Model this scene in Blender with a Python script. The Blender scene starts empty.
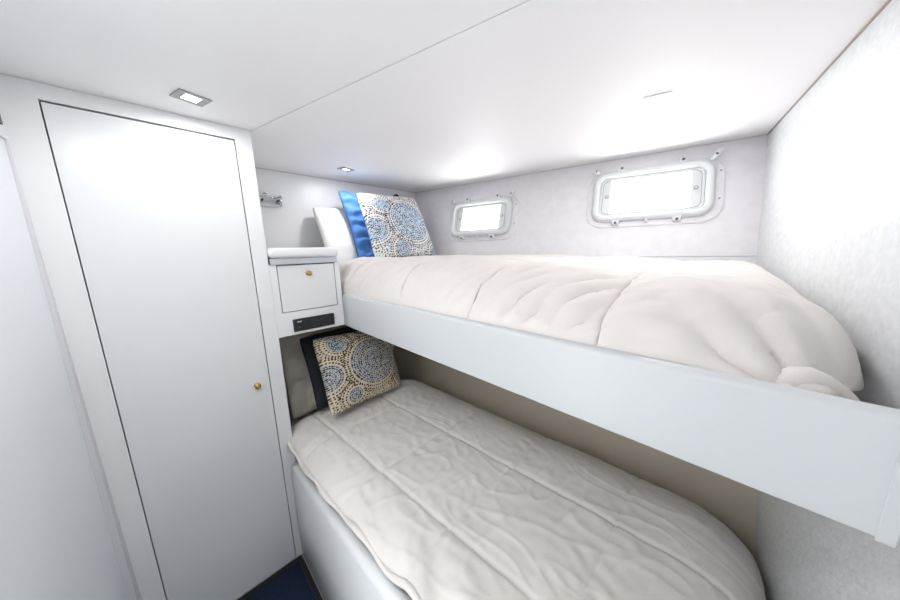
import bpy, bmesh, math, random
from mathutils import Vector, Matrix, noise
random.seed(7)
PI = math.pi
S = bpy.context.scene
COL = S.collection
Z0 = 1.51                      # eye height; floor is z = 0, coordinates below are relative to eye height
# ---------------------------------------------------------------- camera
R = [[0.6996562998249685, -0.10900442352345524, 0.7061154988863743],
     [0.7140648179176421, 0.14035067110795035, -0.6858666961821317],
     [-0.02434128031715771, 0.9840831899650899, 0.17603345506083326]]
cam = bpy.data.cameras.new('camera'); co = bpy.data.objects.new('camera', cam); COL.objects.link(co)
m3 = Matrix(R); q = m3.to_quaternion()
co.matrix_world = Matrix.Translation((0, 0, Z0)) @ q.to_matrix().to_4x4()
cam.sensor_width = 36; cam.lens = 278.548/900*36; cam.clip_start = .02
S.camera = co
# ---------------------------------------------------------------- world, lights, exposure
w = bpy.data.worlds.new('world'); S.world = w; w.use_nodes = True
bg = w.node_tree.nodes['Background']; bg.inputs[0].default_value = (.95, .975, 1, 1); bg.inputs[1].default_value = 2.4
S.view_settings.view_transform = 'Standard'; S.view_settings.look = 'None'
S.view_settings.gamma = 1; S.view_settings.use_curve_mapping = False
S.view_settings.exposure = 0.78
def area(name, loc, size, power, rot=(0, 0, 0), col=(1, 1, 1)):
    l = bpy.data.lights.new(name, 'AREA'); l.shape = 'RECTANGLE'; l.size, l.size_y = size
    l.energy = power; l.color = col
    o = bpy.data.objects.new(name, l); COL.objects.link(o)
    o.location = (loc[0], loc[1], loc[2]+Z0); o.rotation_euler = rot
    return o
LAMP_POWER = {'a': .9, 'b': .9, 'c': 1.7, 'd': .6, 'e': 1.8}

# ---------------------------------------------------------------- materials
def mat(name, col, rough=.5, metal=0, bump=0, bscale=60, var=0, vscale=8, spec=.5, sheen=0, detail=4):
    m = bpy.data.materials.new(name); m.use_nodes = True
    nt = m.node_tree; b = nt.nodes['Principled BSDF']
    b.inputs['Base Color'].default_value = (*col, 1)
    b.inputs['Roughness'].default_value = rough; b.inputs['Metallic'].default_value = metal
    b.inputs['Specular IOR Level'].default_value = spec
    if sheen: b.inputs['Sheen Weight'].default_value = sheen
    tc = nt.nodes.new('ShaderNodeTexCoord')
    if var:
        n = nt.nodes.new('ShaderNodeTexNoise'); n.inputs['Scale'].default_value = vscale; n.inputs['Detail'].default_value = 5
        r = nt.nodes.new('ShaderNodeValToRGB')
        r.color_ramp.elements[0].position = .3; r.color_ramp.elements[1].position = .7
        r.color_ramp.elements[0].color = (*[c*(1-var) for c in col], 1); r.color_ramp.elements[1].color = (*[min(1, c*(1+var*.4)) for c in col], 1)
        nt.links.new(tc.outputs['Object'], n.inputs['Vector']); nt.links.new(n.outputs['Fac'], r.inputs['Fac'])
        nt.links.new(r.outputs['Color'], b.inputs['Base Color'])
    if bump:
        n = nt.nodes.new('ShaderNodeTexNoise'); n.inputs['Scale'].default_value = bscale; n.inputs['Detail'].default_value = detail
        bp = nt.nodes.new('ShaderNodeBump'); bp.inputs['Strength'].default_value = bump; bp.inputs['Distance'].default_value = .004
        nt.links.new(tc.outputs['Object'], n.inputs['Vector']); nt.links.new(n.outputs['Fac'], bp.inputs['Height'])
        nt.links.new(bp.outputs['Normal'], b.inputs['Normal'])
    return m
M = {}
M['white'] = mat('white_satin_paint', (.80, .80, .81), .38, bump=.04, bscale=30)
M['door'] = mat('white_gloss_laminate', (.76, .77, .78), .28, var=.03, vscale=3)
M['ceiling'] = mat('ceiling_panel', (.88, .87, .88), .6, bump=.05, bscale=90)
M['hull'] = mat('hull_lining_lavender_white', (.76, .745, .775), .6, bump=.2, bscale=120, var=.05, vscale=22)
M['lowhull'] = mat('beige_hull_lining', (.52, .46, .36), .7, bump=.15, bscale=100, var=.06, vscale=10)
M['vinyl'] = mat('textured_white_vinyl', (.77, .785, .795), .42, bump=.5, bscale=75, var=.09, vscale=55, detail=6)
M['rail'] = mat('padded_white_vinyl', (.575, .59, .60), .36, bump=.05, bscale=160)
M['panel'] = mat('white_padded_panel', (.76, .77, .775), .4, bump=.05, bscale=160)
M['bulk'] = mat('cool_white_panel', (.82, .85, .88), .45)
M['bulktrim'] = mat('pale_grey_trim', (.66, .66, .68), .5)
M['dark'] = mat('gap_shade', (.012, .012, .013), .8)  # near-black colour standing in for shade inside the gaps
M['grey'] = mat('grey_edging', (.52, .54, .57), .35)
M['seam'] = mat('grey_seam', (.42, .41, .41), .6)
M['seamp'] = mat('pale_seam', (.6, .59, .6), .6)
M['duvet'] = mat('cream_white_cotton', (.72, .672, .640), .85, bump=.25, bscale=380, sheen=.2, var=.02, vscale=9)
M['duvet2'] = mat('ivory_cotton', (.74, .70, .665), .8, bump=.22, bscale=380, sheen=.2, var=.02, vscale=9)
M['sheet'] = mat('white_sheet', (.80, .78, .76), .85, bump=.15, bscale=300)
M['tan'] = mat('ecru_cotton', (.70, .64, .55), .85, bump=.3, bscale=250)
M['pillow'] = mat('white_pillow_cotton', (.84, .83, .82), .85, bump=.15, bscale=260)
M['blue'] = mat('azure_blue_cotton', (.060, .20, .54), .75, bump=.3, bscale=240, var=.18, vscale=14, sheen=.2)
M['bluedk'] = mat('blue_edge', (.02, .10, .30), .8)
M['navy'] = mat('navy_black_velvet', (.0035, .006, .012), .8, bump=.2, bscale=240)
M['brass'] = mat('antique_brass', (.50, .32, .10), .28, 1)
M['chrome'] = mat('chrome', (.55, .56, .58), .14, 1)
M['black'] = mat('black_plastic', (.012, .012, .013), .35)
M['black2'] = mat('charcoal_plastic', (.022, .022, .025), .5)
M['silver'] = mat('silver_print', (.6, .6, .6), .4)
M['frame'] = mat('white_moulded_frame', (.70, .715, .725), .32)
M['steel'] = mat('dark_steel', (.10, .10, .12), .35, .9)
M['alum'] = mat('brushed_aluminium', (.36, .36, .37), .6, .3)
M['carpet'] = mat('navy_carpet', (.005, .017, .050), .95, bump=1, bscale=220, var=.6, vscale=160)
M['edge'] = mat('black_edging', (.008, .008, .009), .5)
def emis(name, col, st):
    m = bpy.data.materials.new(name); m.use_nodes = True; b = m.node_tree.nodes['Principled BSDF']
    b.inputs['Base Color'].default_value = (.8, .8, .8, 1)
    b.inputs['Emission Color'].default_value = (*col, 1); b.inputs['Emission Strength'].default_value = st
    return m
M['lamp'] = emis('lit_diffuser', (1, 1, 1), 3.0)
def glass():
    m = bpy.data.materials.new('porthole_glass'); m.use_nodes = True; nt = m.node_tree; nt.nodes.clear()
    o = nt.nodes.new('ShaderNodeOutputMaterial'); mx = nt.nodes.new('ShaderNodeMixShader')
    t = nt.nodes.new('ShaderNodeBsdfTransparent'); g = nt.nodes.new('ShaderNodeBsdfGlossy'); g.inputs['Roughness'].default_value = .05
    mx.inputs[0].default_value = .06; nt.links.new(t.outputs[0], mx.inputs[1]); nt.links.new(g.outputs[0], mx.inputs[2])
    nt.links.new(mx.outputs[0], o.inputs[0]); return m
M['glass'] = glass()
def vcol(name, rough=.85):
    m = mat(name, (.8, .8, .8), rough, bump=.25, bscale=260)
    a = m.node_tree.nodes.new('ShaderNodeVertexColor'); a.layer_name = 'Col'
    m.node_tree.links.new(a.outputs['Color'], m.node_tree.nodes['Principled BSDF'].inputs['Base Color']); return m
M['printed'] = vcol('printed_medallion_cotton')

# ---------------------------------------------------------------- helpers
def worldloc(o):
    v = Vector((0, 0, 0))
    while o: v += o.location; o = o.parent
    return v
def obj(name, bm, m, parent=None, smooth=False, bev=0, seg=2, origin=None):
    """bm holds coordinates relative to the eye height; links ONE mesh object"""
    for v in bm.verts: v.co.z += Z0
    if parent is not None: base = worldloc(parent); 
    if origin is not None: org = Vector(origin) + Vector((0, 0, Z0))
    else:
        xs = [v.co.x for v in bm.verts]; ys = [v.co.y for v in bm.verts]; zs = [v.co.z for v in bm.verts]
        org = Vector(((min(xs)+max(xs))/2, (min(ys)+max(ys))/2, min(zs)))
    for v in bm.verts: v.co -= org
    bmesh.ops.recalc_face_normals(bm, faces=bm.faces)
    me = bpy.data.meshes.new(name); bm.to_mesh(me); bm.free()
    mm = M[m] if isinstance(m, str) else m
    me.materials.append(mm)
    o = bpy.data.objects.new(name, me); COL.objects.link(o)
    if parent is not None: o.parent = parent; o.location = org - base
    else: o.location = org
    if smooth:
        for p in me.polygons: p.use_smooth = True
    if bev:
        b = o.modifiers.new('bevel', 'BEVEL'); b.width = bev; b.segments = seg; b.limit_method = 'ANGLE'; b.angle_limit = .6
        b.harden_normals = False
        for p in me.polygons: p.use_smooth = True
        o.modifiers.new('wn', 'WEIGHTED_NORMAL')
    return o
def tag(o, label=None, cat=None, group=None, kind=None):
    if label: o['label'] = label
    if cat: o['category'] = cat
    if group: o['group'] = group
    if kind: o['kind'] = kind
    return o
def thing(name, loc, label=None, cat=None, group=None, kind=None):
    o = bpy.data.objects.new(name, None); COL.objects.link(o); o.empty_display_size = .05
    o.location = (loc[0], loc[1], loc[2]+Z0)
    return tag(o, label, cat, group, kind)
def box(bm, x0, x1, y0, y1, z0, z1):
    vs = [bm.verts.new(p) for p in ((x0,y0,z0),(x1,y0,z0),(x1,y1,z0),(x0,y1,z0),(x0,y0,z1),(x1,y0,z1),(x1,y1,z1),(x0,y1,z1))]
    for f in ((0,3,2,1),(4,5,6,7),(0,1,5,4),(1,2,6,5),(2,3,7,6),(3,0,4,7)): bm.faces.new([vs[i] for i in f])
    return bm
def B(*a): return box(bmesh.new(), *a)
def hexa(bm, lo, hi):
    """lo, hi : matching polygons"""
    a = [bm.verts.new(p) for p in lo]; b = [bm.verts.new(p) for p in hi]; n = len(a)
    bm.faces.new(a[::-1]); bm.faces.new(b)
    for i in range(n): bm.faces.new((a[i], a[(i+1) % n], b[(i+1) % n], b[i]))
    return bm
def slab(poly, off):
    off = Vector(off); return hexa(bmesh.new(), poly, [Vector(p)+off for p in poly])
def tube(bm, pts, r, seg=12, cap=True):
    pts = [Vector(p) for p in pts]; rings = []
    rr = r if isinstance(r, (list, tuple)) else [r]*len(pts)
    up = None
    for i, p in enumerate(pts):
        t = (pts[min(i+1, len(pts)-1)]-pts[max(i-1, 0)]).normalized()
        if up is None:
            up = Vector((0, 0, 1)) if abs(t.z) < .9 else Vector((1, 0, 0))
        a = t.cross(up).normalized(); up = a.cross(t).normalized()
        rings.append([bm.verts.new(p+(a*math.cos(k*2*PI/seg)+up*math.sin(k*2*PI/seg))*rr[i]) for k in range(seg)])
    for i in range(len(rings)-1):
        for k in range(seg): bm.faces.new((rings[i][k], rings[i][(k+1) % seg], rings[i+1][(k+1) % seg], rings[i+1][k]))
    if cap: bm.faces.new(rings[0][::-1]); bm.faces.new(rings[-1])
    return bm
def lathe(bm, c, ax, prof, seg=24):
    """prof: (distance along ax, radius)"""
    c = Vector(c); ax = Vector(ax).normalized()
    a = ax.orthogonal().normalized(); b = ax.cross(a); rings = []
    for d, r in prof:
        rings.append([bm.verts.new(c+ax*d+(a*math.cos(k*2*PI/seg)+b*math.sin(k*2*PI/seg))*max(r, 1e-4)) for k in range(seg)])
    for i in range(len(rings)-1):
        for k in range(seg): bm.faces.new((rings[i][k], rings[i][(k+1) % seg], rings[i+1][(k+1) % seg], rings[i+1][k]))
    bm.faces.new(rings[0][::-1]); bm.faces.new(rings[-1])
    return bm

# ---------------------------------------------------------------- key geometry
XF = -1.39          # locker front plane
XB = -1.93          # wall at the head of the bunks
ZC = .48            # ceiling
p0 = Vector((-1.91, 1.517, .48)); p1 = Vector((.035, 1.99, .48)); p2 = Vector((.058, 1.828, -.054))
HU = (p1-p0).normalized(); HN = HU.cross(p2-p0).normalized()
if HN.y > 0: HN = -HN
HV = HN.cross(HU); HV = HV if HV.z > 0 else -HV
def hp(u, v, n=0): return p0+HU*u+HV*v+HN*n
def end_x(y, z): return .236-.1433*(y-.584)
def hull_y(x, z):       # upper hull plane
    return p0.y-(HN.x*(x-p0.x)+HN.z*(z-p0.z))/HN.y
def low_y(x, z):        # lower hull plane
    return 1.195+.11*(x+1.93)/2.06+.4*(z+.816)

# ================================================================ SETTING
FZ = -1.51
tag(obj('floor', B(-2.0, .6, -1.0, 1.6, FZ-.04, FZ-.008), 'white'), 'pale cabin sole under the navy carpet', kind='structure')
# ceiling: two lining panels that meet in a seam
def seam_y(x): return .285+.2705*(x+1.39)
bm = slab([(-2.0, -1.0, ZC), (.7, -1.0, ZC), (.7, seam_y(.7), ZC), (-2.0, seam_y(-2.0), ZC)], (0, 0, .03))
tag(obj('ceiling', bm, 'ceiling'), 'white ceiling panel over the door side of the cabin', kind='structure')
bm = slab([(-2.0, seam_y(-2.0)+.003, ZC), (.7, seam_y(.7)+.003, ZC), (.7, 2.2, ZC), (-2.0, 2.2, ZC)], (0, 0, .03))
tag(obj('ceiling', bm, 'ceiling'), 'white ceiling panel over the bunks', kind='structure')
bm = slab([(-2.0, seam_y(-2.0)-.006, ZC+.004), (.7, seam_y(.7)-.006, ZC+.004), (.7, seam_y(.7)+.009, ZC+.004), (-2.0, seam_y(-2.0)+.009, ZC+.004)], (0, 0, .02))
tag(obj('trim_1', bm, 'seam'), 'thin grey seam between the ceiling panels', kind='structure')
# wall at the bunk head
tag(obj('wall_left', B(XB-.03, XB, -.32, 1.75, FZ, ZC), 'white'), 'white wall at the pillow end of the bunks', kind='structure')
# end wall with texture
def ew(y, z): return Vector((end_x(y, z), y, z))
bm = slab([ew(-.9, FZ), ew(2.15, FZ), ew(2.15, ZC), ew(-.9, ZC)], (.03, 0, 0))
tag(obj('wall_right', bm, 'vinyl'), 'textured white vinyl wall at the foot of the bunks', kind='structure')
# thin joint beads along ceiling
bm = tube(bmesh.new(), [ew(.2, ZC-.002)+Vector((-.001, 0, 0)), ew(1.985, ZC-.002)+Vector((-.001, 0, 0))], .0032, 6)
tag(obj('trim_2', bm, mat('brown_joint', (.34, .29, .25), .7)), 'brown joint line between ceiling and textured wall', kind='structure')
# upper hull wall with two porthole openings
WIN = [(.385, .840, -.410, -.155, 1), (1.318, 1.828, -.368, -.093, 2)]
def hull_panel():
    bm = bmesh.new()
    U0, U1, V0, V1 = -.04, 2.2, -.62, .004
    cells = []
    us = [U0]
    holes = []
    for (a, b, c, d, k) in WIN:
        holes.append((a+.035, b-.035, c+.035, d-.035))
    us = sorted([U0, U1]+[h[0] for h in holes]+[h[1] for h in holes])
    for i in range(len(us)-1):
        a, b = us[i], us[i+1]
        h = [h for h in holes if abs(h[0]-a) < 1e-6]
        if h: cells += [(a, b, V0, h[0][2]), (a, b, h[0][3], V1)]
        else: cells.append((a, b, V0, V1))
    vs = {}
    def V(u, v, n):
        k = (round(u, 5), round(v, 5), n)
        if k not in vs: vs[k] = bm.verts.new(hp(u, v, n))
        return vs[k]
    T = -.03
    for (a, b, c, d) in cells:
        bm.faces.new((V(a, c, 0), V(b, c, 0), V(b, d, 0), V(a, d, 0)))
        bm.faces.new((V(a, c, T), V(a, d, T), V(b, d, T), V(b, c, T)))
    for (a, b, c, d) in holes:
        for (s, e) in (((a, c), (b, c)), ((b, c), (b, d)), ((b, d), (a, d)), ((a, d), (a, c))):
            bm.faces.new((V(*s, 0), V(*e, 0), V(*e, T), V(*s, T)))
    return bm
tag(obj('wall_back', hull_panel(), 'hull'), 'pale lavender hull lining around the two portholes', kind='structure')
# moulding under the hull panel + ceiling joint
bm = bmesh.new()
tube(bm, [hp(-.02, -.560, .001), hp(1.985, -.560, .001)], .004, 8)
tag(obj('trim_3', bm, 'frame'), 'slim moulding along the bottom of the hull lining', kind='structure')
bm = tube(bmesh.new(), [hp(-.0, -.003, .001), hp(2.0, -.003, .001)], .0035, 6)
tag(obj('trim_4', bm, M['seamp']), 'joint line between hull lining and ceiling', kind='structure')
bm = tube(bmesh.new(), [(XB+.001, .3, ZC-.002), (XB+.001, 1.515, ZC-.002)], .0035, 6)
tag(obj('trim_5', bm, M['seamp']), 'joint line between head wall and ceiling', kind='structure')
# lower hull
bm = slab([(XB-.02, low_y(XB-.02, FZ), FZ), (.2, low_y(.2, FZ), FZ), (.2, low_y(.2, -.37), -.37), (XB-.02, low_y(XB-.02, -.37), -.37)], (0, .03, 0))
tag(obj('wall_back', bm, 'lowhull'), 'beige sloping hull side beside the lower bunk', kind='structure')
# near bulkhead at far left of view, with its trim
bm = bmesh.new()
hexa(bm, [(-1.39, -.283, FZ), (-.70, -.300, FZ), (-.70, -.34, FZ), (-1.39, -.34, FZ)], [(-1.39, -.275, ZC), (-.70, -.300, ZC), (-.70, -.34, ZC), (-1.39, -.34, ZC)])
tag(obj('wall_front', bm, 'bulk'), 'cool white bulkhead at the left edge of the view', kind='structure')
bm = hexa(bmesh.new(), [(-1.389, -.330, FZ), (-1.350, -.330, FZ), (-1.350, -.262, FZ), (-1.389, -.258, FZ)],
          [(-1.389, -.330, ZC), (-1.386, -.330, ZC), (-1.386, -.274, ZC), (-1.389, -.272, ZC)])
tag(obj('trim_6', bm, 'bulktrim'), 'tapering grey corner trim between bulkhead and locker', kind='structure')

tag(obj('wall_front', B(-.30, .39, -.62, -.58, FZ, ZC), 'bulk'), 'added unseen white bulkhead behind the view, keeping light off the rail', kind='structure')  # added out of view to block light from the bunk rail
# ================================================================ CARPET
bm = slab([(-1.362, -.6, FZ-.007), (.28, -.6, FZ-.007), (.28, .262, FZ-.007), (-1.362, .232, FZ-.007)], (0, 0, .012))
carp = obj('carpet', bm, 'carpet'); tag(carp, 'dark navy carpet with black edging on the floor', 'carpet')
bm = slab([(-1.385, -.30, FZ-.007), (-1.362, -.30, FZ-.007), (-1.362, .250, FZ-.007), (-1.385, .250, FZ-.007)], (0, 0, .016))
obj('edging', bm, 'edge', carp)
bm = slab([(-1.362, .232, FZ-.007), (.2, .262, FZ-.007), (.2, .282, FZ-.007), (-1.362, .252, FZ-.007)], (0, 0, .016))
obj('edging', bm, 'edge', carp)

# ================================================================ TALL LOCKER
lk = thing('tall_locker', (-1.66, 0, FZ), 'full-height white locker with flush door and brass knob, left of the bunks', 'locker')
DY0, DY1, DZ0, DZ1 = -.203, .225, -1.502, .430
bm = bmesh.new(); T = .018
LY0, LY1 = -.272, .282
box(bm, XF-T, XF, LY0, DY0-.003, FZ, ZC-.001); box(bm, XF-T, XF, DY1+.003, LY1, FZ, ZC-.001)
box(bm, XF-T, XF, DY0-.003, DY1+.003, DZ1+.006, ZC-.001)
box(bm, XB+.002, XF-T, LY1-T, LY1, FZ, ZC-.001); box(bm, XB+.002, XF-T, LY0, LY0+T, FZ, ZC-.001)
obj('body', bm, 'white', lk)
bm = B(XF-T-.012, XF-T-.004, LY0+T, LY1-T, FZ+.001, ZC-.002)
obj('shade_sheet', bm, 'dark', lk)  # dark sheet standing in for the shade behind the door gap
bm = bmesh.new(); box(bm, XF-T, XF+.001, DY0, DY1, DZ0, DZ1)
dr = obj('door', bm, 'door', lk, bev=.0015)
def knob(parent, y, z, r=.012):
    bm = bmesh.new()
    lathe(bm, (XF+.001, y, z), (1, 0, 0), [(0, r*.95), (.002, r), (.003, r*.9), (.004, r*.45), (.012, r*.4), (.014, r*.8), (.018, r*1.0), (.022, r*.95), (.025, r*.65), (.0255, .001)])
    return tag(obj('knob', bm, 'brass', parent, smooth=True), 'small round brass knob')
knob(dr, .178, -.552)

# ================================================================ BEDSIDE CABINET
NY0, NY1, NZ0 = .2825, .584, -.366
nc = thing('bedside_cabinet', (-1.66, .43, NZ0), 'small white bedside cabinet with one drawer between locker and upper bunk', 'cabinet')
bm = bmesh.new()
dy0, dy1, dz0, dz1 = .311, .557, -.257, -.049
ry0, ry1, rz0, rz1 = .345, .532, -.353, -.294
box(bm, XF-T, XF, NY0, dy0-.002, NZ0, -.045); box(bm, XF-T, XF, dy1+.002, NY1, NZ0, -.045)
box(bm, XF-T, XF, dy0-.002, dy1+.002, NZ0, dz0-.002)
box(bm, XB+.002, XF-T, NY0, NY0+.015, NZ0, -.045); box(bm, XB+.002, XF-T, NY1-.015, NY1, NZ0, -.045)
box(bm, XB+.002, XF-T, NY0+.015, NY1-.015, NZ0, NZ0+.015)
obj('body', bm, 'white', nc)
obj('shade_sheet', B(XF-T-.01, XF-T-.004, NY0+.016, NY1-.016, NZ0+.016, -.05), 'dark', nc)  # dark sheet in place of the shade around the drawer
dw = obj('drawer', B(XF-T, XF+.001, dy0+.001, dy1-.001, dz0+.001, dz1), 'door', nc, bev=.0015)
knob(dw, .434, -.088, .0115)
obj('edge_band', B(XB+.003, XF+.012, .287, .572, -.0445, -.018), 'grey', nc, bev=.003)
obj('worktop', B(XB+.003, XF+.020, .284, .580, -.0175, .028), 'white', nc, bev=.018, seg=5)

# stereo
st = thing('stereo', (XF, .438, -.353), 'black car-style stereo set into the cabinet front below the drawer', 'stereo')
X = XF+.0005
obj('casing', B(X, X+.008, ry0, ry1, rz0, rz1), 'black', st, bev=.003)
obj('display', B(X+.008, X+.0095, ry0+.075, ry1-.018, rz0+.034, rz1-.010), 'black2', st)
obj('disc_slot', B(X+.008, X+.009, ry0+.02, ry1-.02, rz0+.026, rz0+.030), 'black2', st)
for i in range(6):
    obj('button', B(X+.008, X+.0105, ry0+.050+i*.020, ry0+.066+i*.020, rz0+.009, rz0+.019), 'black2', st)
bm = lathe(bmesh.new(), (X+.008, ry0+.024, rz0+.015), (1, 0, 0), [(0, .0085), (.008, .0080), (.009, .006)], 18)
obj('volume_knob', bm, 'black2', st, smooth=True)
obj('badge', B(X+.008, X+.0088, ry0+.018, ry0+.036, rz1-.016, rz1-.011), 'silver', st)

# ================================================================ CEILING LAMPS
def lamp(cx, cy, ang, lx, ly, label, key, drop=.004, ma=.013, mb=.019, rim='alum'):
    t = thing('ceiling_light', (cx, cy, ZC-drop), label, 'ceiling light', 'recessed ceiling lights')
    ca, sa = math.cos(ang), math.sin(ang)
    def P(a, b, z): return (cx+a*ca-b*sa, cy+a*sa+b*ca, ZC+z)
    def ring(ax, bx, ai, bi, z0, z1):
        bm = bmesh.new()
        for (a0, a1, b0, b1) in ((-ax, ax, bi, bx), (-ax, ax, -bx, -bi), (-ax, -ai, -bi, bi), (ai, ax, -bi, bi)):
            hexa(bm, [P(a0, b0, z0), P(a1, b0, z0), P(a1, b1, z0), P(a0, b1, z0)], [P(a0, b0, z1), P(a1, b0, z1), P(a1, b1, z1), P(a0, b1, z1)])
        return bm
    obj('rim', ring(lx/2, ly/2, lx/2-ma, ly/2-mb, -drop, -.0005), rim, t)
    bm = hexa(bmesh.new(), [P(-lx/2+ma, -ly/2+mb, -drop*.6), P(lx/2-ma, -ly/2+mb, -drop*.6), P(lx/2-ma, ly/2-mb, -drop*.6), P(-lx/2+ma, ly/2-mb, -drop*.6)],
              [P(-lx/2+ma, -ly/2+mb, -.0004), P(lx/2-ma, -ly/2+mb, -.0004), P(lx/2-ma, ly/2-mb, -.0004), P(-lx/2+ma, ly/2-mb, -.0004)])
    obj('diffuser', bm, 'lamp', t)
    a = area('lamp_light', (cx, cy, ZC-drop-.004), (lx*.7, ly*.7), LAMP_POWER[key], (0, 0, ang)); 
    a.parent = t; a.location = (0, 0, -.004)
    return t
lamp(-1.225, .106, math.radians(17), .070, .078, 'rectangular ceiling light with metal rim above the locker door', 'a')
lamp(-1.653, .787, math.radians(17), .055, .078, 'small ceiling light over the cushions at the head of the upper bunk', 'b')
lamp(-.247, 1.222, math.radians(17), .075, .066, 'flat white ceiling light near the larger porthole', 'c', .004, .007, .007, 'frame')
lamp(-.70, -.20, math.radians(17), .075, .075, 'added unseen ceiling light near the bulkhead, brightening the left side', 'e')  # unseen lamp added to brighten the left side and ceiling
lamp(-.20, -.20, math.radians(17), .075, .075, 'ceiling light above the doorway side, beyond the seam', 'd')

# ================================================================ PORTHOLES
def rrect(u0, u1, v0, v1, r, n, seg=7):
    pts = []
    for (cu, cv, a0) in ((u1-r, v1-r, 0), (u0+r, v1-r, 90), (u0+r, v0+r, 180), (u1-r, v0+r, 270)):
        for k in range(seg+1):
            a = math.radians(a0+90*k/seg); pts.append(hp(cu+r*math.cos(a), cv+r*math.sin(a), n))
    return pts
def loft(loops):
    bm = bmesh.new(); L = [[bm.verts.new(p) for p in l] for l in loops]; n = len(L[0])
    for i in range(len(L)-1):
        for k in range(n): bm.faces.new((L[i][k], L[i][(k+1) % n], L[i+1][(k+1) % n], L[i+1][k]))
    return bm
def porthole(a, b, c, d, idx):
    sc = 1.0
    root = thing('window_%d' % idx, tuple(hp((a+b)/2, c, 0)), ('smaller white-framed porthole nearer the cushions' if idx == 1 else 'larger white-framed porthole nearer the textured end wall'), 'window', kind='structure')
    # wall flange
    bm = loft([rrect(a-.030, b+.040, c-.030, d+.020, .085, 0), rrect(a-.030, b+.040, c-.030, d+.020, .085, .005), rrect(a-.024, b+.034, c-.024, d+.014, .08, .008), rrect(a+.03, b-.03, c+.03, d-.03, .05, .008)])
    obj('flange', bm, 'hull', root, smooth=False)
    r = .062
    bm = loft([rrect(a, b, c, d, r, .008), rrect(a-.002, b+.002, c-.002, d+.002, r, .022), rrect(a+.004, b-.004, c+.004, d-.004, r, .036), rrect(a+.014, b-.014, c+.014, d-.014, r-.012, .041),
               rrect(a+.026, b-.026, c+.024, d-.024, r-.02, .038), rrect(a+.032, b-.032, c+.030, d-.030, r-.025, .028), rrect(a+.036, b-.036, c+.034, d-.034, r-.028, -.028)])
    obj('frame', bm, 'frame', root, smooth=True)
    # inner sash
    i0, i1, j0, j1 = a+.034, b-.034, c+.032, d-.032
    bm = loft([rrect(i0, i1, j0, j1, .034, .010), rrect(i0, i1, j0, j1, .034, .020), rrect(i0+.006, i1-.006, j0+.006, j1-.006, .03, .022), rrect(i0+.010, i1-.010, j0+.010, j1-.010, .028, .018), rrect(i0+.010, i1-.010, j0+.010, j1-.010, .028, .008)])
    obj('sash', bm, 'frame', root, smooth=False)
    bm = loft([rrect(i0+.0095, i1-.0095, j0+.0095, j1-.0095, .028, .0185), rrect(i0+.013, i1-.013, j0+.013, j1-.013, .026, .0185)])
    obj('gasket', bm, 'seam', root)
    bm = hexa(bmesh.new(), rrect(i0+.006, i1-.006, j0+.006, j1-.006, .03, .006), rrect(i0+.006, i1-.006, j0+.006, j1-.006, .03, .012))
    pane = obj('pane', bm, 'glass', root)
    for (ua, ub) in ((i0+.010, i0+.050), (i1-.050, i1-.010)):
        bm = hexa(bmesh.new(), [hp(ua, j0+.012, .0125), hp(ub, j0+.012, .0125), hp(ub, j1-.012, .0125), hp(ua, j1-.012, .0125)], [hp(ua, j0+.012, .0155), hp(ub, j0+.012, .0155), hp(ub, j1-.012, .0155), hp(ua, j1-.012, .0155)])
        obj('sash_bar', bm, 'frame', root)
    for uu in (i0+.032, i1-.032):
        vv = (j0+j1)/2+.006
        bm = lathe(bmesh.new(), hp(uu, vv, .0155), HN, [(0, .0095), (.004, .0095), (.005, .007), (.0052, .001)], 20)
        obj('screw', bm, 'alum', pane, smooth=False)
        bm = lathe(bmesh.new(), hp(uu, vv, .0207), HN, [(0, .0055), (.0012, .005)], 16)
        obj('screw', bm, 'frame', pane)
    # lugs with dark bolts : (u fraction, edge, size)
    W = b-a
    for fu, top in ((.25, 1), (.76, 1), (.23, 0), (.74, 0), (.50, 0)):
        u = a+W*fu; v = d+.008 if top else c-.008
        s = .020 if (top or fu != .5) else .006
        h = .019 if top else .013
        if not top and fu == .5: h = .010
        bm = bmesh.new()
        hexa(bm, [hp(u-s, v-h, .006), hp(u+s, v-h, .006), hp(u+s*.75, v+h, .006), hp(u-s*.75, v+h, .006)] if top else [hp(u-s*.75, v-h, .006), hp(u+s*.75, v-h, .006), hp(u+s, v+h, .006), hp(u-s, v+h, .006)],
             [hp(u-s, v-h, .034), hp(u+s, v-h, .034), hp(u+s*.7, v+h, .028), hp(u-s*.7, v+h, .028)] if top else [hp(u-s*.7, v-h, .028), hp(u+s*.7, v-h, .028), hp(u+s, v+h, .034), hp(u-s, v+h, .034)])
        lg = obj('hinge_lug', bm, 'frame', root, bev=.003)
        if fu != .5:
            vv = v+(.008 if top else -.006)
            bm = lathe(bmesh.new(), hp(u, vv, .0275), HN, [(0, .0062), (.006, .0062), (.007, .004)], 12)
            obj('bolt', bm, 'steel', lg)
    # corner latches (wing shaped)
    for u, v, du, dv, L in ((b-.006, d+.004, .017, .020, 1), (a+.008, d+.004, -.020, .006, .8)):
        bm = bmesh.new()
        tube(bm, [hp(u-du*.7, v-dv*.8, .034), hp(u, v, .046), hp(u+du*.8*L, v+dv*L, .050), hp(u+du*1.15*L, v+dv*1.35*L, .048)], [.010, .012, .012, .007], 10)
        lt = obj('latch', bm, 'frame', root, smooth=True)
        bm = lathe(bmesh.new(), hp(u+du*.1, v+dv*.1, .052), HN, [(0, .006), (.006, .0055), (.007, .003)], 12)
        obj('bolt', bm, 'steel', lt)
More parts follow.
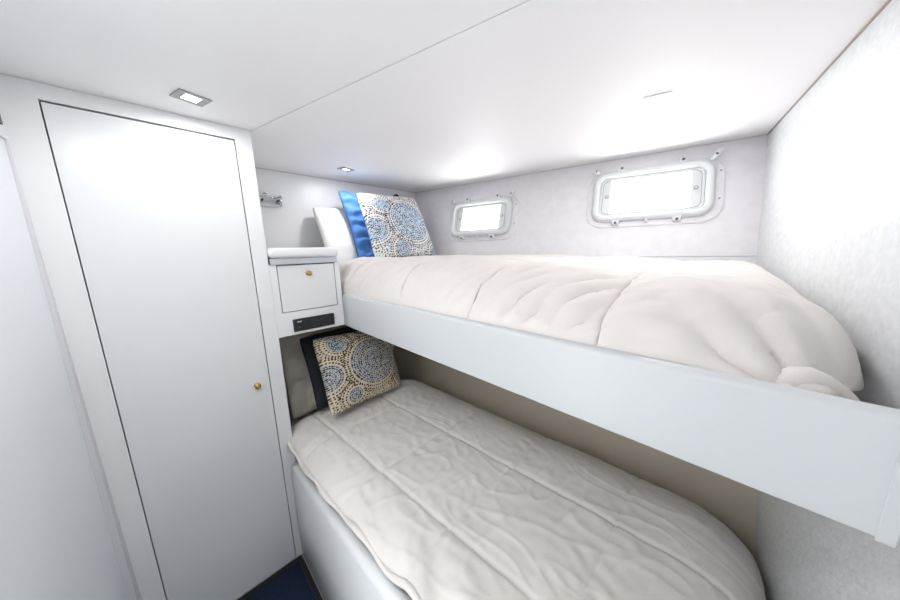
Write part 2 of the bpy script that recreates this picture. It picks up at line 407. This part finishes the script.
    # small side screws on the flange
    for vv in (c+(d-c)*.30, c+(d-c)*.80):
        bm = lathe(bmesh.new(), hp(b+.022, vv, .007), HN, [(0, .005), (.003, .0045), (.0035, .001)], 12)
        obj('screw', bm, 'alum', root)
for W_ in WIN:
    porthole(*W_)
    a, b, c, d, k = W_        # daylight lamp added outside each porthole, tilted up to brighten the ceiling
    L = area('daylight_fill', (0, 0, 0), (b-a-.08, d-c-.07), 1.6, (0, 0, 0), (.97, .985, 1))
    pos = hp((a+b)/2, (c+d)/2-.02, -.07); L.location = (pos.x, pos.y, pos.z+Z0)
    L.rotation_mode = 'QUATERNION'; L.rotation_quaternion = (HN+Vector((0, 0, .25))).to_track_quat('-Z', 'Y')

# ================================================================ BUNKS
RY = .584
ub = thing('bunk_bed', (-.6, 1.0, -.373), 'upper bunk with a long padded white side rail under the portholes', 'bunk')
XR = .164
def rail_mesh(x0, x1, y, z0, z1, th, r=.013):
    """rounded padded board: profile in y,z extruded along x"""
    bm = bmesh.new(); prof = []
    for (cy, cz, a0) in ((y+r, z1-r, 180), (y+th-r, z1-r, 90), (y+th-r*.5, z0+r*.5, 0), (y+r*.5, z0+r*.5, 270)):
        rr = r if cz > (z0+z1)/2 else r*.5
        for k in range(6):
            a = math.radians(a0-90*k/5); prof.append((cy+rr*math.cos(a), cz+rr*math.sin(a)))
    N = 24; rings = []
    for i in range(N+1):
        x = x0+(x1-x0)*i/N
        rings.append([bm.verts.new((x, py, pz)) for py, pz in prof])
    n = len(prof)
    for i in range(N):
        for k in range(n): bm.faces.new((rings[i][k], rings[i][(k+1) % n], rings[i+1][(k+1) % n], rings[i+1][k]))
    bm.faces.new(rings[0]); bm.faces.new(rings[-1][::-1])
    return bm
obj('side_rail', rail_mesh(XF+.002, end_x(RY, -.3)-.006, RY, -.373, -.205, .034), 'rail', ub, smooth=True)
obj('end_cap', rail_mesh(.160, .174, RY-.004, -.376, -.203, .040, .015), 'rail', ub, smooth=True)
bm = bmesh.new()
lo = [(XB+.003, RY+.036, -.371), (end_x(RY, -.37)-.012, RY+.036, -.371), (.09, low_y(.09, -.371)-.012, -.371), (XB+.003, low_y(XB, -.371)-.012, -.371)]
hexa(bm, lo, [(p[0], p[1], -.340) for p in lo])
obj('base_board', bm, 'white', ub)

lb = thing('bunk_bed', (-.6, .8, FZ), 'lower bunk with a padded white front panel rising from the carpet', 'bunk')
def front_panel():
    bm = bmesh.new(); N = 30; rings = []
    for i in range(N+1):
        s = i/N; x = (XF+.003)*(1-s)+.17*s
        y = .256+.030*s; zt = -.985+.110*min(1, s*1.6)
        prof = [(y, FZ+.002), (y-.002, (FZ+zt)/2), (y, zt-.03), (y+.006, zt-.010), (y+.02, zt), (y+.045, zt), (y+.05, zt-.02), (y+.05, FZ+.002)]
        rings.append([bm.verts.new((x, py, pz)) for py, pz in prof])
    n = len(prof)
    for i in range(N):
        for k in range(n): bm.faces.new((rings[i][k], rings[i][(k+1) % n], rings[i+1][(k+1) % n], rings[i+1][k]))
    bm.faces.new(rings[0]); bm.faces.new(rings[-1][::-1])
    return bm
obj('front_panel', front_panel(), 'panel', lb, smooth=True)
bm = bmesh.new()
lo = [(XB+.003, .312, FZ), (.15, .345, FZ), (.15, low_y(.1, FZ)-.02, FZ), (XB+.003, low_y(XB, FZ)-.02, FZ)]
hexa(bm, lo, [(p[0], p[1], -1.15) for p in lo])
obj('base', bm, 'white', lb)

def nz(x, y, z, s): return noise.noise(Vector((x*s, y*s, z*s)))
def wrinkle(x, y, seed=0):
    """soft cloth creases"""
    a = nz(x, y, seed, 2.1)*.012
    w = nz(x, y, seed+5, 3.0)*.35
    b = 1-abs(nz(x*1.0+w, y*3.0+w, seed+9, 3.6)); b = max(0, b-.80)/.20
    c = 1-abs(nz(x*3.2+w, y*1.0-w, seed+19, 3.2)); c = max(0, c-.82)/.18
    return a+b*b*.006+c*c*.006
def groove(d, w): return math.exp(-(d/w)**2)

# --- mattresses
def rslab(lo, z0, z1):
    return hexa(bmesh.new(), [(p[0], p[1], z0) for p in lo], [(p[0], p[1], z1) for p in lo])
um = obj('mattress', rslab([(XB+.006, RY+.10), (.05, RY+.10), (-.02, low_y(.05, -.34)-.05), (XB+.006, low_y(XB, -.34)-.05)], -.339, -.150), 'sheet', None, bev=.04, seg=4)
tag(um, 'white sheeted mattress lying on the upper bunk', 'mattress')
lm = obj('mattress', rslab([(XB+.006, .318), (.06, .355), (.06, 1.04), (XB+.006, 1.02)], -1.149, -.905), 'tan', None, bev=.04, seg=4)
tag(lm, 'ecru sheeted mattress lying on the lower bunk', 'mattress')

def cloth(NX, NY, P, thick=0):
    bm = bmesh.new()
    g = [[bm.verts.new(P(i/NX, j/NY)) for j in range(NY+1)] for i in range(NX+1)]
    for i in range(NX):
        for j in range(NY): bm.faces.new((g[i][j], g[i+1][j], g[i+1][j+1], g[i][j+1]))
    return bm
def ell(t): t = max(0, min(1, t)); return math.sqrt(max(0, 1-(1-t)**2))
def sm(t): t = max(0, min(1, t)); return t*t*(3-2*t)

def upper(s, t):
    x0 = -1.70; ya = .620
    x = x0+s*(.15-x0); yh = hull_y(x, -.05)-.014
    tt = t**1.35                      # more rows near the rail
    y = ya+tt*(yh-ya)
    x1 = end_x(y, 0)-.022-.105*(1-sm((y-.60)/.34))**1.3
    x = x0+s*(x1-x0)
    yh = hull_y(x, -.05)-.014
    y = ya+tt*(yh-ya)
    d_f = y-ya; d_r = x1-x; d_l = x-x0; d_b = yh-y
    xr = sm((x+.9)/.9)
    top = -.060-.034*xr
    W = .15+.24*xr
    bot = -.238
    z = bot+(top-bot)*ell(d_f/W)**.85
    edge = .012+.17*(1-sm((y-.55)/1.15))            # how far the foot edge sinks
    z -= (1-ell(d_r/.30)**.9)*edge+(1-ell(d_r/.05))*.05
    z -= (1-ell(d_l/.10))*.05
    z -= (1-ell(d_b/.12))*.05
    gx = abs(((x+.19-.02*(y-.6))/.36+.5) % 1-.5)*.36; gy = abs(((y-1.0)/.36+.5) % 1-.5)*.36
    fr = 1-sm(d_f/.34)
    fade = sm(d_f/.05)
    z -= .014*groove(gx, .009)+.012*groove(gy, .014)*fade
    puff = math.sin(PI*min(1, gx/.18)*.5)*math.sin(PI*min(1, gy/.18)*.5)
    z += .012*puff
    wv = wrinkle(x, y, 3)
    z += wv*.45
    # slanting pulls that run down to the rail
    rp = math.sin(62*(x-1.1*d_f)+5*nz(x, y, 2, 2.5))*max(0, .45+nz(x, y, 11, 3.2)*1.4)
    rp += .7*math.sin(105*(x-.7*d_f)+6*nz(x, y, 12, 3))*max(0, .2+nz(x, y, 15, 4.5)*1.5)
    rp *= fr*sm(d_f/.015)*.0042
    z += rp
    z += .0022*nz(x*1.0, y*1.6, 33, 17)+.004*nz(x, y, 35, 8)
    yy = y-rp*1.2
    r = math.hypot(x-x1, y-.62); ang = math.atan2(y-.62, x1-x)
    z += .019*math.sin(ang*13+3*nz(x, y, 2, 4))*math.exp(-(r/.20)**2)*sm(r/.05)
    z = max(z, -.26)
    xx = x+.006*nz(x, y, 7, 6)*(1-sm(d_r/.15))
    return Vector((min(xx, end_x(y, 0)-.018), max(.619, yy), z))
bm = cloth(260, 170, upper)
ud = obj('duvet', bm, 'duvet', None, smooth=True); tag(ud, 'cream white quilted duvet spread over the upper bunk', 'duvet')
so = ud.modifiers.new('solid', 'SOLIDIFY'); so.thickness = .018; so.offset = -1
# bunched corner folds at the foot of the upper bunk
def fold(pts, rad, seed):
    bm = bmesh.new(); tube(bm, pts, rad, 18)
    for v in bm.verts: v.co += Vector((nz(*v.co, 14+seed), nz(*v.co, 15+seed), nz(*v.co, 16+seed)))*.012
    return bm
for k, (pts, rad) in enumerate([
    ([(.045, .645, -.245), (.075, .660, -.218), (.098, .690, -.208), (.125, .705, -.226), (.150, .700, -.250)], [.010, .017, .020, .018, .010]),
    ([(.065, .640, -.250), (.085, .650, -.228), (.105, .662, -.220), (.122, .690, -.228), (.130, .72, -.26)], [.010, .015, .018, .015, .010]),
    ([(.040, .634, -.245), (.060, .638, -.222), (.085, .642, -.220), (.108, .640, -.245)], [.007, .011, .012, .007])]):
    bm = fold(pts, rad, k)
    o = obj('corner_fold', bm, 'duvet', ud, smooth=True)
    ss = o.modifiers.new('sub', 'SUBSURF'); ss.levels = 1; ss.render_levels = 1
    o['label'] = 'bunched corner of the duvet'

def lower(s, t):
    x0 = -1.50; x1 = .175-.02*t
    # foot corner toward hull is rounded
    y0 = .266+.050*sm((s-.15)/.6); y1 = low_y(-.8, -.96)-.012
    ext = 1-.0*t
    x = x0+s*(x1-x0)
    y1 = low_y(x, -.98)-.015
    y = y0+t*(y1-y0)
    d_f = y-y0; d_b = y1-y; d_r = x1-x; d_l = x-x0
    top = -.822+.010*sm((x+1.2)/1.0)
    z = top-(1-ell(d_f/.15))*(.078-.038*sm((x+1.2)/.8))
    z -= (1-ell(d_b/.30))*.150
    z -= (1-ell(d_r/.22))*.17*(.35+.65*sm(t*1.4))
    z -= (1-ell(d_l/.08))*.045
    gx = abs(((x+.515)/.345+.5) % 1-.5)*.345; yy = y-.07*(x+.5)
    gy = abs(((yy-.475)/.330+.5) % 1-.5)*.330
    z -= .0045*groove(gx, .006)*sm(d_f/.04)+.0055*groove(gy, .007)*sm(d_f/.04)
    puff = math.sin(PI*min(1, gx/.172)*.5)*math.sin(PI*min(1, gy/.165)*.5)
    z += .006*puff
    z += wrinkle(x*1.1, y*1.1, 31)*.36+.0016*nz(x*1.0, y*2.2, 3, 16)+.0045*nz(x, y, 41, 6)+.0012*nz(x*2.0, y, 43, 22)
    # fine cross wrinkles near seams
    z += .0022*math.sin(95*(y+x*.6)+6*nz(x, y, 1, 5))*groove(gx-.03, .035)*(.5+.5*nz(x, y, 3, 6))
    # drape folds on the door side
    fr = 1-sm(d_f/.16)
    yo = fr*(.012*math.sin(x*17+3*nz(x, 0, 4, 3))*sm((x+1.0)/.5))
    z += fr*.010*math.sin(x*23+y*40+2*nz(x, y, 5, 4))*sm((x+.95)/.5)
    return Vector((x, y-abs(yo)*.6, z))
bm = cloth(280, 170, lower)
ld = obj('duvet', bm, 'duvet2', None, smooth=True); tag(ld, 'ivory quilted duvet spread over the lower bunk', 'duvet')
so = ld.modifiers.new('solid', 'SOLIDIFY'); so.thickness = .012; so.offset = -1
# hem roll along the front edge
def hem():
    bm = bmesh.new(); pts = []; rr = []
    for i in range(90):
        s = i/89; p = lower(s*.985+.006, 0.004); pts.append((p.x, p.y-.003+.003*math.sin(i*.6), p.z-.006+.003*math.sin(i*.37))); rr.append(.0085+.002*math.sin(i*.5))
    return tube(bm, pts, rr, 8)
obj('hem', hem(), 'duvet2', ld, smooth=True)

# ================================================================ CUSHIONS
def cushion_mesh(TL, TR, BR, BL, T, N=60, pinch=.07, ex=.42, colf=None, wr=None, sag=0):
    TL, TR, BR, BL = map(Vector, (TL, TR, BR, BL))
    nrm = ((TR-TL).cross(BL-TL)).normalized()
    if nrm.x < 0: nrm = -nrm
    bm = bmesh.new(); cl = bm.loops.layers.float_color.new('Col') if colf else None
    front = {}; back = {}; colv = {}
    for i in range(N+1):
        for j in range(N+1):
            u = -1+2*i/N; v = -1+2*j/N
            uu = u*(1-pinch*(1-v*v)); vv = v*(1-pinch*(1-u*u))
            k_ = 1-.045*(u*v)**6; uu *= k_; vv *= k_
            a, b = (uu+1)/2, (vv+1)/2
            P = (BL*(1-a)+BR*a)*(1-b)+(TL*(1-a)+TR*a)*b
            h = (max(0, (1-u*u))*max(0, (1-v*v)))**ex
            h *= 1+sag*(-v)*.35
            d = T*h
            if wr: d += wr(u, v)*min(1, h*3)
            f = bm.verts.new(P+nrm*d); front[i, j] = f
            if 0 < i < N and 0 < j < N: back[i, j] = bm.verts.new(P-nrm*T*.85*h)
            else: back[i, j] = f
            if colf: colv[i, j] = colf(u, v)
    for i in range(N):
        for j in range(N):
            k = [(i, j), (i+1, j), (i+1, j+1), (i, j+1)]
            fa = bm.faces.new([front[q] for q in k])
            if cl:
                for lp, q in zip(fa.loops, k): lp[cl] = (*colv[q], 1)
            vs = [back[q] for q in k][::-1]
            try:
                fb = bm.faces.new(vs)
                if cl:
                    for lp, q in zip(fb.loops, k[::-1]): lp[cl] = (*colv[q], 1)
            except ValueError: pass
    return bm
def edge_cord(TL, TR, BR, BL, pinch, r):
    TL, TR, BR, BL = map(Vector, (TL, TR, BR, BL)); pts = []
    def P(u, v):
        uu = u*(1-pinch*(1-v*v)); vv = v*(1-pinch*(1-u*u)); k_ = 1-.045*(u*v)**6; uu *= k_; vv *= k_; a, b = (uu+1)/2, (vv+1)/2
        return (BL*(1-a)+BR*a)*(1-b)+(TL*(1-a)+TR*a)*b
    K = 20
    for k in range(K): pts.append(P(-1+2*k/K, -1))
    for k in range(K): pts.append(P(1, -1+2*k/K))
    for k in range(K): pts.append(P(1-2*k/K, 1))
    for k in range(K+1): pts.append(P(-1, 1-2*k/K))
    return tube(bmesh.new(), pts, r, 8)

def make_pattern(base, meds, seed, palette):
    rnd = random.Random(seed)
    dots = []          # u, v, r, colour
    navy, blue, light, brown, black = palette
    def inside(u, v, ex=None):
        for m_ in meds:
            if m_ is not ex and math.hypot(u-m_[0], v-m_[1]) < m_[2]*1.0+.02: return True
        return False
    for mi, m_ in enumerate(meds):
        cu, cv, Rm = m_
        dr = .056 if Rm > .4 else .050
        n = int(Rm/dr)
        dots.append((cu, cv, dr*.5, blue))
        for k in range(1, n+1):
            r = k*dr; cnt = max(6, int(2*PI*r/(dr*.92)))
            if Rm > .4: c = [blue, navy, light, blue, navy, blue, light, navy, blue, navy][k % 10]
            else: c = [blue, light, navy][k % 3]
            for q_ in range(cnt):
                a = 2*PI*(q_+.5*(k % 2))/cnt+rnd.uniform(-.03, .03)
                cc = c if rnd.random() > .45 else rnd.choice([navy, light, blue, black])
                dots.append((cu+r*math.cos(a), cv+r*math.sin(a), dr*rnd.uniform(.30, .46), cc))
        for ring, c, rs in ((Rm+.045, black, .020), (Rm+.125, brown, .021), (Rm+.175, black, .017)):
            cnt = int(2*PI*ring/.062)
            for q_ in range(cnt):
                a = 2*PI*q_/cnt; u = cu+ring*math.cos(a); v = cv+ring*math.sin(a)
                if not inside(u, v, m_): dots.append((u, v, rs*rnd.uniform(.8, 1.2), c))
    K = 30
    for i in range(K):
        for j in range(K):
            u = -1+2*(i+rnd.uniform(.2, .8))/K; v = -1+2*(j+rnd.uniform(.2, .8))/K
            if min(abs(math.hypot(u-m_[0], v-m_[1])-m_[2]) for m_ in meds) > .0 and not any(math.hypot(u-m_[0], v-m_[1]) < m_[2]+.19 for m_ in meds):
                dots.append((u, v, rnd.uniform(.014, .024), rnd.choice([black, brown, navy, light, blue])))
    # bucket
    G = 40; bk = {}
    for d_ in dots:
        gi, gj = int((d_[0]+1.2)/2.4*G), int((d_[1]+1.2)/2.4*G)
        bk.setdefault((gi, gj), []).append(d_)
    tint = tuple(.8*b+.2*l for b, l in zip(base, light))
    def f(u, v):
        gi, gj = int((u+1.2)/2.4*G), int((v+1.2)/2.4*G)
        for a in (-1, 0, 1):
            for b in (-1, 0, 1):
                for d_ in bk.get((gi+a, gj+b), ()):
                    if (d_[0]-u)**2+(d_[1]-v)**2 < d_[2]**2: return d_[3]
        for m_ in meds:
            if math.hypot(u-m_[0], v-m_[1]) < m_[2]: return tint
        return base
    return f
PAL_U = ((.012, .035, .12), (.045, .16, .36), (.20, .42, .62), (.07, .05, .06), (.012, .014, .025))
PAL_L = ((.008, .018, .06), (.022, .075, .22), (.17, .30, .42), (.05, .03, .025), (.008, .008, .012))
pu = make_pattern((.80, .79, .76), [(.25, .02, .64), (-.50, .55, .20), (-.22, -.80, .20), (-.88, -.18, .32), (.98, -.92, .20), (.95, .95, .14)], 3, PAL_U)
pl = make_pattern((.62, .53, .38), [(.17, -.02, .66), (-.62, .68, .21), (-.46, -.74, .19), (-.98, -.12, .34), (1.0, -.60, .26), (.1, 1.10, .30)], 5, PAL_L)

# upper bunk
c = ((-1.87, .640, .285), (-1.90, 1.20, .30), (-1.72, 1.20, -.08), (-1.66, .640, -.095))
tag(obj('pillow', cushion_mesh(*c, .060, 40, .04, .45, None, lambda u, v: .006*nz(u, v, 1, 3)), 'pillow', None, smooth=True), 'plain white pillow leaning on the head wall of the upper bunk', 'pillow')
c = ((-1.80, .787, .390), (-1.81, 1.22, .385), (-1.64, 1.22, -.055), (-1.61, .800, -.062))
bl = obj('cushion', cushion_mesh(*c, .050, 70, .07, .42, None, lambda u, v: .009*math.sin(v*20+3*nz(u, v, 0, 3))*max(0, 1-abs(u+.75)*1.6)+.004*nz(u, v, 2, 6)), 'blue', None, smooth=True)
tag(bl, 'bright azure blue ruched cushion behind the patterned one on the upper bunk', 'cushion')
obj('piping', edge_cord(*c, .07, .0045), 'bluedk', bl, smooth=True)
c = ((-1.68, .845, .365), (-1.715, 1.325, .385), (-1.51, 1.345, -.040), (-1.48, .838, -.056))
tag(obj('cushion', cushion_mesh(*c, .072, 250, .06, .42, pu, lambda u, v: .006*nz(u, v, 1, 2.5)), 'printed', None, smooth=True), 'white cushion printed with blue dotted medallions on the upper bunk', 'cushion', 'medallion-printed cushions')
# lower bunk
c = ((-1.80, .335, -.44), (-1.84, .95, -.44), (-1.66, .95, -.875), (-1.57, .325, -.885))
tag(obj('pillow', cushion_mesh(*c, .080, 60, .04, .45, None, lambda u, v: .016*nz(u, v, 3, 3.0)-.012*abs(nz(u, v, 8, 4))-.006*abs(nz(u, v, 9, 9))), 'tan', None, smooth=True), 'creased ecru pillow against the head wall of the lower bunk', 'pillow')
c = ((-1.58, .405, -.435), (-1.66, .84, -.435), (-1.50, .84, -.80), (-1.40, .405, -.795))
nb = obj('cushion', cushion_mesh(*c, .045, 50, .05, .42, None, lambda u, v: .004*nz(u, v, 2, 4)), 'navy', None, smooth=True)
tag(nb, 'navy black cushion tucked behind the patterned one on the lower bunk', 'cushion')
c = ((-1.485, .440, -.430), (-1.575, .930, -.470), (-1.335, .875, -.800), (-1.285, .432, -.782))
tag(obj('cushion', cushion_mesh(*c, .078, 250, .05, .42, pl, lambda u, v: .006*nz(u, v, 4, 2.5)), 'printed', None, smooth=True), 'cream cushion printed with navy dotted medallions on the lower bunk', 'cushion', 'medallion-printed cushions')

# ================================================================ WALL FITTINGS
wb = thing('wall_bracket', (XB, .43, .285), 'small chrome double-bar bracket on the white wall above the bedside cabinet', 'bracket')
obj('plate', B(XB, XB+.006, .370, .500, .270, .335), 'frame', wb, bev=.002)
for z in (.322, .290):
    bm = tube(bmesh.new(), [(XB+.030, .355, z), (XB+.030, .488, z)], .0055, 10); obj('bar', bm, 'chrome', wb, smooth=True)
bm = tube(bmesh.new(), [(XB+.030, .490, .334), (XB+.030, .490, .275)], .0065, 10); obj('end_post', bm, 'chrome', wb, smooth=True)
for y in (.40, .478):
    bm = tube(bmesh.new(), [(XB+.004, y, .306), (XB+.030, y, .306)], .006, 10); obj('standoff', bm, 'steel', wb, smooth=True)
bm = lathe(bmesh.new(), (XB+.030, .415, .337), (0, 0, 1), [(0, .011), (.006, .010), (.008, .006)], 16); obj('cap', bm, 'chrome', wb, smooth=True)
rl = thing('reading_light', (XB, 1.22, .38), 'small black reading light on the head wall, just above the patterned cushion', 'light')
bm = lathe(bmesh.new(), (XB, 1.26, .395), (1, 0, 0), [(0, .022), (.006, .022), (.008, .018)], 18); obj('base', bm, 'black', rl, smooth=True)
bm = tube(bmesh.new(), [(XB+.006, 1.26, .395), (XB+.05, 1.26, .405), (XB+.075, 1.26, .405)], .006, 8); obj('arm', bm, 'black', rl, smooth=True)
bm = lathe(bmesh.new(), (XB+.072, 1.26, .420), (.3, 0, -1), [(0, .014), (.006, .022), (.028, .024), (.030, .018)], 18); obj('shade', bm, 'black', rl, smooth=True)
sw = thing('light_switch', (-1.37, -.277, .33), 'white switch plate at the left edge of the view on the bulkhead', 'switch')
obj('plate', B(-1.385, -1.310, -.277, -.270, .315, .395), 'frame', sw, bev=.002)
obj('rocker', B(-1.360, -1.335, -.270, -.266, .345, .372), 'black', sw, bev=.001)
